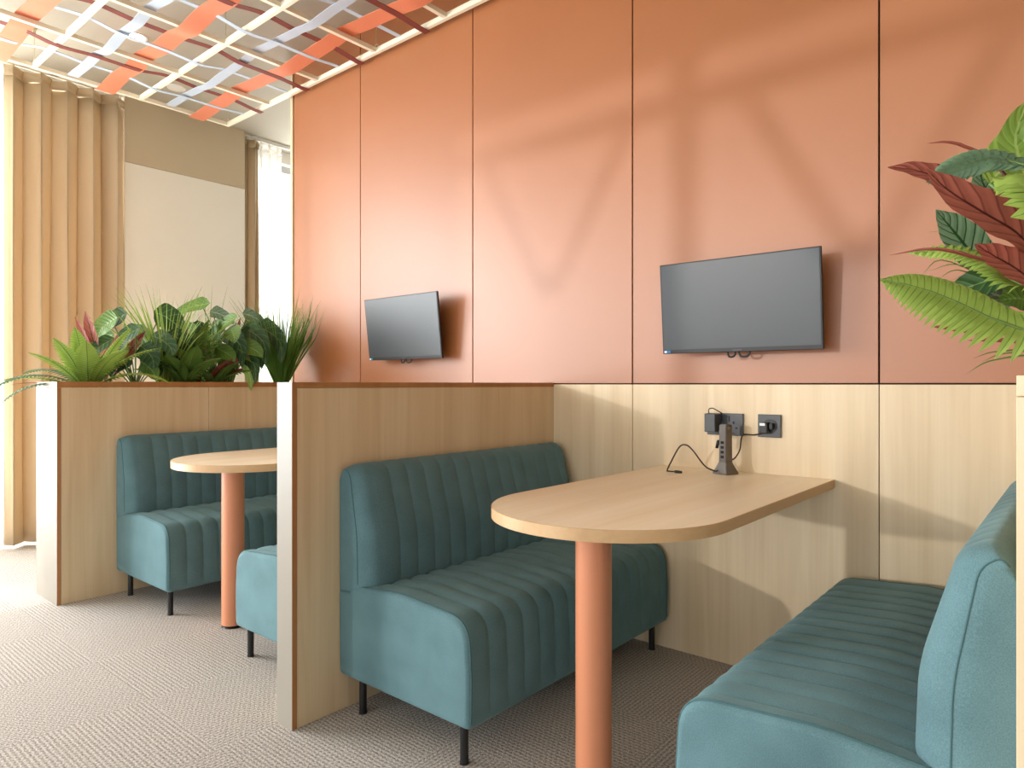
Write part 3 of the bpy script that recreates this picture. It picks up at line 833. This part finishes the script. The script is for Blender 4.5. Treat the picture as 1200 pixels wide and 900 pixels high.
# 1 bright fern at the planter's front end
bx = Vector((-4.03, 1.315, SZ))
P = Plant('boston_fern', 'big light green fern at the cream front end of the curtain-side planter', bx)
for a, e, L, dr, w_ in ((178, 28, .50, .75, .075), (196, 45, .46, 1.5, .10), (168, 48, .44, 1.2, .10), (212, 35, .44, 1.7, .10),
                        (150, 62, .36, .7, .12), (120, 74, .36, .5, .13), (262, 72, .35, .7, .13), (300, 66, .38, .8, .13), (60, 70, .40, .7, .13),
                        (330, 58, .42, .9, .13), (20, 62, .42, .9, .13), (350, 40, .50, 1.2, .085), (238, 60, .34, .8, .13), (280, 80, .36, .45, .12), (5, 74, .40, .5, .13)):
    P.frond(L_fern2 if a in (196, 168, 212) else L_fern, arc(bx+Vector((cos(az(a))*.015, sin(az(a))*.015, 0)), az(a), radians(e), L, dr), w_, 22, droopy=.08)
P.leaf(L_red, arc(bx, az(184), .35, .40, .5), .04, fold=.3)
P.done()
# 2 maroon leaves behind the fern
bx = Vector((-4.12, 1.42, SZ))
P = Plant('red_leaf_plant', 'pair of upright rusty maroon leaves rising behind the light green fern', bx)
for a, e, L, w_ in ((172, 80, .46, .07), (183, 74, .44, .045), (110, 66, .30, .06), (10, 62, .40, .06), (-30, 70, .34, .055), (180, 76, .30, .05)):
    pts = arc(bx, az(a), radians(e), L, .15); P.leaf(L_red, pts[3:], w_, -F, fold=.3, wave=.08); P.stem(pts[:4], .004, L_stemr)
P.done()
def stalk_leaf(P, m, bx, a, e, Ls, Ll, w_, tip, prof='heart', droop=1.0, bend=.35, fold=.15, back=.15):
    """a leaf blade on its own stalk; tip is the way the blade hangs"""
    st = arc(bx, az(a), radians(e), Ls, bend); P.stem(st, .0035)
    d = Vector((cos(az(tip)), sin(az(tip)), 0)); e_ = st[-1]
    pts = [e_-d*Ll*back+Vector((0, 0, .02+.03*droop)), e_+d*Ll*.2+Vector((0, 0, .02)), e_+d*Ll*(.62-.1*droop)-Vector((0, 0, .16*Ll*droop)), e_+d*Ll*(.9-.3*droop)-Vector((0, 0, .55*Ll*droop))]
    P.leaf(m, pts, w_, (Vector((0, 0, .5))-F).normalized(), prof=prof, fold=fold, cup=.08, wave=.03)
# 3 dark round-leaved plant
bx = Vector((-4.06, 1.56, SZ))
P = Plant('round_leaf_plant', 'plant with big round dark leaves and pale veins beside the light green fern', bx)
for m, a, e, Ls, Ll, w_, tip in ((L_mid, 170, 80, .40, .17, .15, 170), (L_dark, 60, 82, .44, .19, .16, 20), (L_dark, 150, 84, .42, .16, .15, 200), (L_dark, 350, 76, .30, .20, .14, 330), (L_dark, 200, 74, .28, .15, .13, 200),
                            (L_grey, 120, 74, .34, .16, .15, 90), (L_dark, 20, 68, .34, .18, .14, 0), (L_dark, 330, 80, .22, .17, .13, 350), (L_dark, 240, 78, .20, .14, .11, 190), (L_dark, 10, 60, .22, .15, .12, 20), (L_mid, 160, 66, .34, .16, .12, 160), (L_dark, 300, 82, .32, .15, .11, 180), (L_dark, 190, 70, .16, .13, .10, 190), (L_mid, 340, 72, .14, .13, .10, 340), (L_dark, 180, 84, .14, .14, .1, 200), (L_mid, 200, 60, .2, .14, .09, 190), (L_dark, 30, 84, .16, .14, .1, 10)):
    stalk_leaf(P, m, bx, a, e, Ls, Ll*rn.uniform(.8, 1.05), w_*rn.uniform(.75, 1), tip+rn.uniform(-20, 20), droop=rn.uniform(.6, 1.1))
P.done()
def grass(bx, name, label, n, h, sp, seed, mat=L_grass, up=56, wd=.012):
    r_ = random.Random(seed); P = Plant(name, label, bx)
    for i in range(n):
        a = r_.uniform(0, 2*pi); e = radians(r_.uniform(up, 88)); L = h*r_.uniform(.55, 1.1)
        b0 = bx+Vector((cos(a)*r_.uniform(0, .025), sin(a)*r_.uniform(0, .025), 0))
        nh = (Vector((r_.uniform(-1, 1), r_.uniform(-1, 1), .6))-F*1.2).normalized()
        P.leaf(mat, arc(b0, a, e, L, r_.uniform(.2, 1.0)*sp), wd*r_.uniform(.7, 1.1), nh, prof='blade', fold=.4, n=8)
    return P
# 4 grass
P = grass(Vector((-4.07, 1.73, SZ)), 'ornamental_grass', 'tall wispy grass clump in the middle left of the planter, before the cream pier', 130, .62, .8, 4, mat=L_fern, up=62, wd=.014); P.done()
# 5 low fern with broad arching fronds
bx = Vector((-3.99, 1.80, SZ))
P = Plant('arching_fern', 'dark mid-green arching fern under the tall wispy grass', bx)
for a, e, L, dr, w_ in ((200, 70, .36, .6, .15), (150, 74, .38, .5, .15), (20, 72, .42, .5, .16), (60, 62, .38, .6, .15), (335, 62, .36, 1.0, .12), (270, 72, .30, .9, .14), (310, 66, .36, .7, .14), (180, 52, .34, 1.0, .12), (240, 66, .30, .8, .13), (345, 80, .44, .4, .15), (170, 82, .42, .4, .14)):
    P.frond(L_mid, arc(bx, az(a), radians(e), L, dr), w_, 18, pw=1.15)
P.done()
# 6 maroon cordyline
bx = Vector((-4.02, 1.90, SZ))
P = Plant('cordyline', 'maroon strap-leaved plant spreading low in the middle of the planter', bx)
for a, e, L, w_ in ((160, 76, .48, .045), (172, 82, .52, .05), (20, 48, .40, .06), (350, 52, .30, .05), (40, 36, .34, .05), (210, 60, .30, .045), (270, 70, .28, .05), (100, 80, .42, .045), (310, 62, .26, .045), (180, 44, .26, .045)):
    pts = arc(bx, az(a), radians(e), L, .35); P.leaf(L_red, pts[1:], w_, (Vector((0, 0, 1))-F*.8).normalized(), fold=.35); P.stem(pts[:3], .0035, L_stemr)
P.done()
# 7 broad bright leaves
bx = Vector((-4.03, 2.0, SZ))
P = Plant('broad_leaf_plant', 'plant with broad bright green leaves on long stalks, next to dark arrow-shaped leaves', bx)
for m, a, e, Ls, Ll, w_, tip in ((L_mid, 170, 80, .38, .22, .10, 178), (L_mid, 30, 84, .44, .24, .09, 150), (L_mid, 345, 82, .36, .22, .11, 300), (L_mid, 200, 70, .28, .20, .11, 210), (L_mid, 300, 80, .24, .18, .09, 340), (L_dark, 120, 80, .40, .18, .11, 110),
                               (L_mid, 350, 70, .30, .20, .10, 0), (L_dark, 180, 78, .30, .18, .11, 200), (L_mid, 160, 62, .30, .18, .1, 170), (L_dark, 20, 76, .36, .2, .11, 30), (L_mid, 270, 84, .30, .2, .1, 200)):
    stalk_leaf(P, m, bx, a, e, Ls, Ll, w_, tip, prof='lance', droop=.5, fold=.2, back=.03)
st = arc(bx, az(10), radians(72), .30, .5); P.stem(st, .004)
P.leaf(L_light, [st[-1], st[-1]+R*.02-Vector((0, 0, .07)), st[-1]+R*.045-Vector((0, 0, .17)), st[-1]+R*.05-Vector((0, 0, .25))], .062, -F, fold=.15)
for k in range(12):
    st = arc(bx, az(rn.uniform(0, 360)), radians(rn.uniform(70, 84)), rn.uniform(.2, .34), .5); P.leaf(L_mid, st, .03, -F, prof='blade', fold=.4)
P.done()
bx = Vector((-4.0, 1.97, SZ))
P = Plant('small_fern', 'small green fern arching over the planter rim under the broad bright leaves', bx)
for a, e, L, dr, w_ in ((0, 56, .34, 1.2, .075), (330, 66, .28, 1.0, .08), (200, 60, .28, 1.0, .08), (60, 64, .28, .9, .08), (280, 66, .22, 1.2, .07), (180, 70, .3, .8, .08)):
    P.frond(L_mid, arc(bx, az(a), radians(e), L, dr), w_, 16)
P.done()
# 8 dark arrow-leaved plant
bx = Vector((-4.06, 2.10, SZ))
P = Plant('arrow_leaf_plant', 'plant with large dark arrow-shaped leaves next to the bushy grass at the wall', bx)
for m, a, e, Ls, Ll, w_, tip in ((L_mid, 172, 82, .54, .26, .10, 175), (L_grey, 60, 84, .48, .15, .09, 40), (L_grey, 160, 86, .48, .15, .09, 0), (L_dark, 350, 80, .36, .24, .13, 340), (L_dark, 195, 76, .36, .24, .15, 200), (L_dark, 290, 84, .32, .22, .14, 330), (L_dark, 15, 72, .40, .24, .15, 350),
                               (L_dark, 120, 78, .42, .2, .15, 150), (L_dark, 330, 74, .22, .2, .12, 345), (L_dark, 180, 68, .26, .2, .13, 190), (L_mid, 240, 84, .26, .18, .1, 200), (L_dark, 0, 84, .30, .2, .13, 10), (L_dark, 160, 82, .24, .18, .12, 170)):
    stalk_leaf(P, m, bx, a, e, Ls, Ll*1.12, w_*.92, tip, prof='arrow', droop=1.25 if m is L_dark else .5, fold=.2)
pts = arc(bx, az(5), radians(84), .46, .1); P.leaf(L_red, pts[3:], .045, -F, fold=.25); P.stem(pts[:4], .003, L_stemr)
for a in (330, 200, 10, 350): P.leaf(L_light if a == 330 else L_mid, arc(bx, az(a), radians(78), .24, .2), .04, -F, fold=.3)
P.done()
# 9 grass by the wall with a few leafy shoots
P = grass(Vector((-3.96, 2.40, SZ)), 'ornamental_grass', 'bushy green grass clump at the wall end of the planter, before the terracotta wall', 300, .62, .4, 9, up=66, wd=.011)
bx = P.o
for a, e, L, w_ in ((165, 80, .46, .05), (195, 74, .38, .045), (300, 80, .34, .05), (175, 84, .5, .04)):
    P.leaf(L_fern2, arc(bx, az(a), radians(e), L, .4), w_, -F, fold=.3, wave=.12)
P.done()
P = grass(Vector((-4.12, 2.0, SZ)), 'ornamental_grass', 'sparse grass blades rising behind the broad bright leaves', 40, .62, .7, 14, up=66, wd=.009); P.done()

# ---- right-hand planter, close to the camera
bx = Vector((.05, 1.40, SZ))
P = Plant('boston_fern', 'bright green fern with one long frond stretching out below large maroon leaves', bx)
nf = (Vector((0, 0, .55))-F).normalized()
P.frond(L_fern, [bx, Vector((.0, 1.40, 1.17)), pix(1190, 385, 1.38), pix(1130, 358, 1.36), pix(1080, 338, 1.34), pix(1034, 328, 1.32)], .125, 24, nf, start=.22, sweep=.25, pw=.95)
P.frond(L_fern, [bx, Vector((.01, 1.42, 1.25)), pix(1195, 335, 1.52), pix(1165, 312, 1.56), pix(1120, 294, 1.60), pix(1065, 296, 1.62)], .075, 22, nf, start=.25)
P.frond(L_fern, [bx, Vector((.02, 1.40, 1.30)), pix(1240, 255, 1.36), pix(1212, 215, 1.38), pix(1172, 210, 1.4)], .12, 14, nf, start=.3, pw=1.3)
P.frond(L_fern2, [bx, Vector((.03, 1.45, 1.4)), pix(1205, 195, 1.5), pix(1160, 186, 1.5), pix(1120, 196, 1.48), pix(1090, 213, 1.46)], .062, 15, nf, start=.35, pw=.78)
P.frond(L_fern, [bx, Vector((.12, 1.42, 1.3)), Vector((.22, 1.45, 1.42)), Vector((.34, 1.47, 1.40))], .12, 16)
P.done()
bx = Vector((.06, 1.55, SZ))
P = Plant('red_leaf_plant', 'plant with large maroon leaves above a long bright fern frond', bx)
for pts, w_ in (([pix(1215, 300, 1.46), pix(1190, 272, 1.45), pix(1150, 248, 1.44), pix(1110, 222, 1.43), pix(1086, 198, 1.42)], .098),
                ([pix(1140, 236, 1.52), pix(1108, 214, 1.52), pix(1075, 200, 1.52), pix(1040, 196, 1.52)], .062),
                ([pix(1225, 345, 1.42), pix(1195, 318, 1.42), pix(1165, 300, 1.42), pix(1142, 286, 1.42)], .075),
                ([pix(1180, 392, 1.6), pix(1145, 387, 1.6), pix(1118, 384, 1.6), pix(1093, 383, 1.6)], .028),
                ([pix(1160, 184, 1.55), pix(1135, 174, 1.55), pix(1112, 167, 1.55), pix(1086, 168, 1.55)], .012),
                ([pix(1210, 318, 1.5), pix(1150, 304, 1.5), pix(1095, 292, 1.5), pix(1042, 299, 1.5)], .011),
                ([pix(1200, 402, 1.65), pix(1170, 399, 1.65), pix(1134, 399, 1.65)], .012)):
    P.leaf(L_red, pts, w_, nf, fold=.22, wave=.06, n=16)
    P.stem([bx, bx.lerp(pts[0], .55)+Vector((0, 0, .05)), pts[0]], .003, L_stemr)
for a, e in ((0, 70), (60, 60), (300, 62)):
    pts = arc(bx, az(a), radians(e), .4, .4); P.leaf(L_red, pts[2:], .07, fold=.25); P.stem(pts[:3], .0035, L_stemr)
P.done()
bx = Vector((.04, 1.72, SZ))
P = Plant('broad_leaf_plant', 'plant with broad lime and striped green leaves behind large maroon ones', bx)
for m, pts, w_, pr in ((L_light, [pix(1208, 225, 1.6), pix(1196, 190, 1.6), pix(1190, 160, 1.6), pix(1204, 118, 1.58)], .10, 'heart'),
                       (L_light, [pix(1160, 215, 1.64), pix(1180, 190, 1.62), pix(1215, 150, 1.6), pix(1240, 135, 1.58)], .09, 'lance'),
                       (L_stripe, [pix(1168, 322, 1.66), pix(1140, 298, 1.66), pix(1115, 268, 1.65), pix(1097, 246, 1.64)], .105, 'lance'),
                       (L_stripe, [pix(1180, 268, 1.7), pix(1165, 240, 1.7), pix(1152, 215, 1.7), pix(1148, 198, 1.7)], .08, 'lance'),
                       (L_dark, [pix(1185, 320, 1.7), pix(1160, 328, 1.7), pix(1130, 338, 1.7), pix(1108, 345, 1.7)], .07, 'lance'),
                       (L_grey, [pix(1200, 350, 1.75), pix(1165, 345, 1.75), pix(1135, 325, 1.75)], .09, 'lance'),
                       (L_dark, [pix(1205, 280, 1.72), pix(1188, 262, 1.72), pix(1180, 235, 1.72)], .09, 'lance'),
                       (L_mid, [pix(1220, 360, 1.62), pix(1195, 350, 1.6), pix(1170, 352, 1.58)], .07, 'lance')):
    P.leaf(m, pts, w_, nf, prof=pr, fold=.18, wave=.04, n=16)
    P.stem([bx, bx.lerp(pts[0], .6)+Vector((.02, 0, .05)), pts[0]], .0035)
P.done()
bx = Vector((.05, 1.90, SZ))
P = Plant('ornamental_grass', 'thin dark grass blades poking out below the long bright fern frond', bx)
for tip, mid in (((1080, 322), (1110, 306)), ((1086, 318), (1130, 312)), ((1097, 328), (1130, 318)), ((1132, 438), (1165, 422)), ((1140, 420), (1170, 412)), ((1150, 424), (1180, 414)), ((1088, 272), (1130, 275)), ((1110, 330), (1150, 322))):
    a, c = pix(*tip, 1.85), pix(*mid, 1.87)
    P.leaf(L_grass, [bx, bx.lerp(c, .5)+Vector((0, 0, .05)), c, a], .007, nf, prof='blade', fold=.4, n=14)
r_ = random.Random(5)
for i in range(16):
    a = r_.uniform(-1.2, 2.2); P.leaf(L_grass, arc(bx, a, radians(r_.uniform(55, 85)), r_.uniform(.3, .5), .8), .007, prof='blade', fold=.4)
P.done()

# ------------------------------------------------------------------ light
w = bpy.data.worlds.new('daylight'); S.world = w; w.use_nodes = True
bg = w.node_tree.nodes['Background']; bg.inputs[0].default_value = (.95, .97, 1, 1); bg.inputs[1].default_value = 2.2
def area(name, loc, rot, sx, sy, power, col=(.94, .975, 1)):
    l = bpy.data.lights.new(name, 'AREA'); l.shape = 'RECTANGLE'; l.size = sx; l.size_y = sy; l.energy = power; l.color = col
    o = bpy.data.objects.new(name, l); C.objects.link(o); o.location = loc; o.rotation_euler = rot
    return o
# daylight through the left windows and the glazed front
area('sky_left', (XL-.3, -.25, 1.7), (0, radians(-90), 0), 2.8, 4.2, 520)
area('sky_left_far', (XL-.3, 3.7, 1.6), (0, radians(-90), 0), 2.7, 1.1, 60)
area('sky_front', (-1.2, YF-.4, 1.6), (radians(90), 0, 0), 8.0, 2.8, 55)
def sun(name, d, strength, angle, col):
    l = bpy.data.lights.new(name, 'SUN'); l.energy = strength; l.angle = radians(angle); l.color = col
    o = bpy.data.objects.new(name, l); C.objects.link(o)
    o.rotation_euler = Vector(d).to_track_quat('-Z', 'Y').to_euler(); o.location = (-2, -6, 4)
sun('facade_reflection', (.37, .9, -.10), .6, .9, (1, .96, .9))  # sun lamp standing in for sunlight reflected off an unseen facade opposite
sun('high_sun', (1, .5, -1.6), 1.8, .6, (1, .96, .9))

cam = bpy.data.cameras.new('camera'); cam.lens = 24; cam.sensor_width = 36; cam.sensor_fit = 'HORIZONTAL'; cam.clip_start = .05
co = bpy.data.objects.new('camera', cam); C.objects.link(co)
co.location = (0, 0, H); co.rotation_euler = (radians(90), 0, YAW)
S.camera = co
S.view_settings.view_transform = 'Standard'; S.view_settings.look = 'None'
S.view_settings.gamma = 1; S.view_settings.use_curve_mapping = False
S.view_settings.exposure = 0.3
try:
    S.cycles.use_denoising = True
    S.cycles.max_bounces = 8; S.cycles.diffuse_bounces = 5; S.cycles.transparent_max_bounces = 16
    S.cycles.sample_clamp_indirect = 6
    S.cycles.caustics_reflective = False; S.cycles.caustics_refractive = False
except Exception: pass
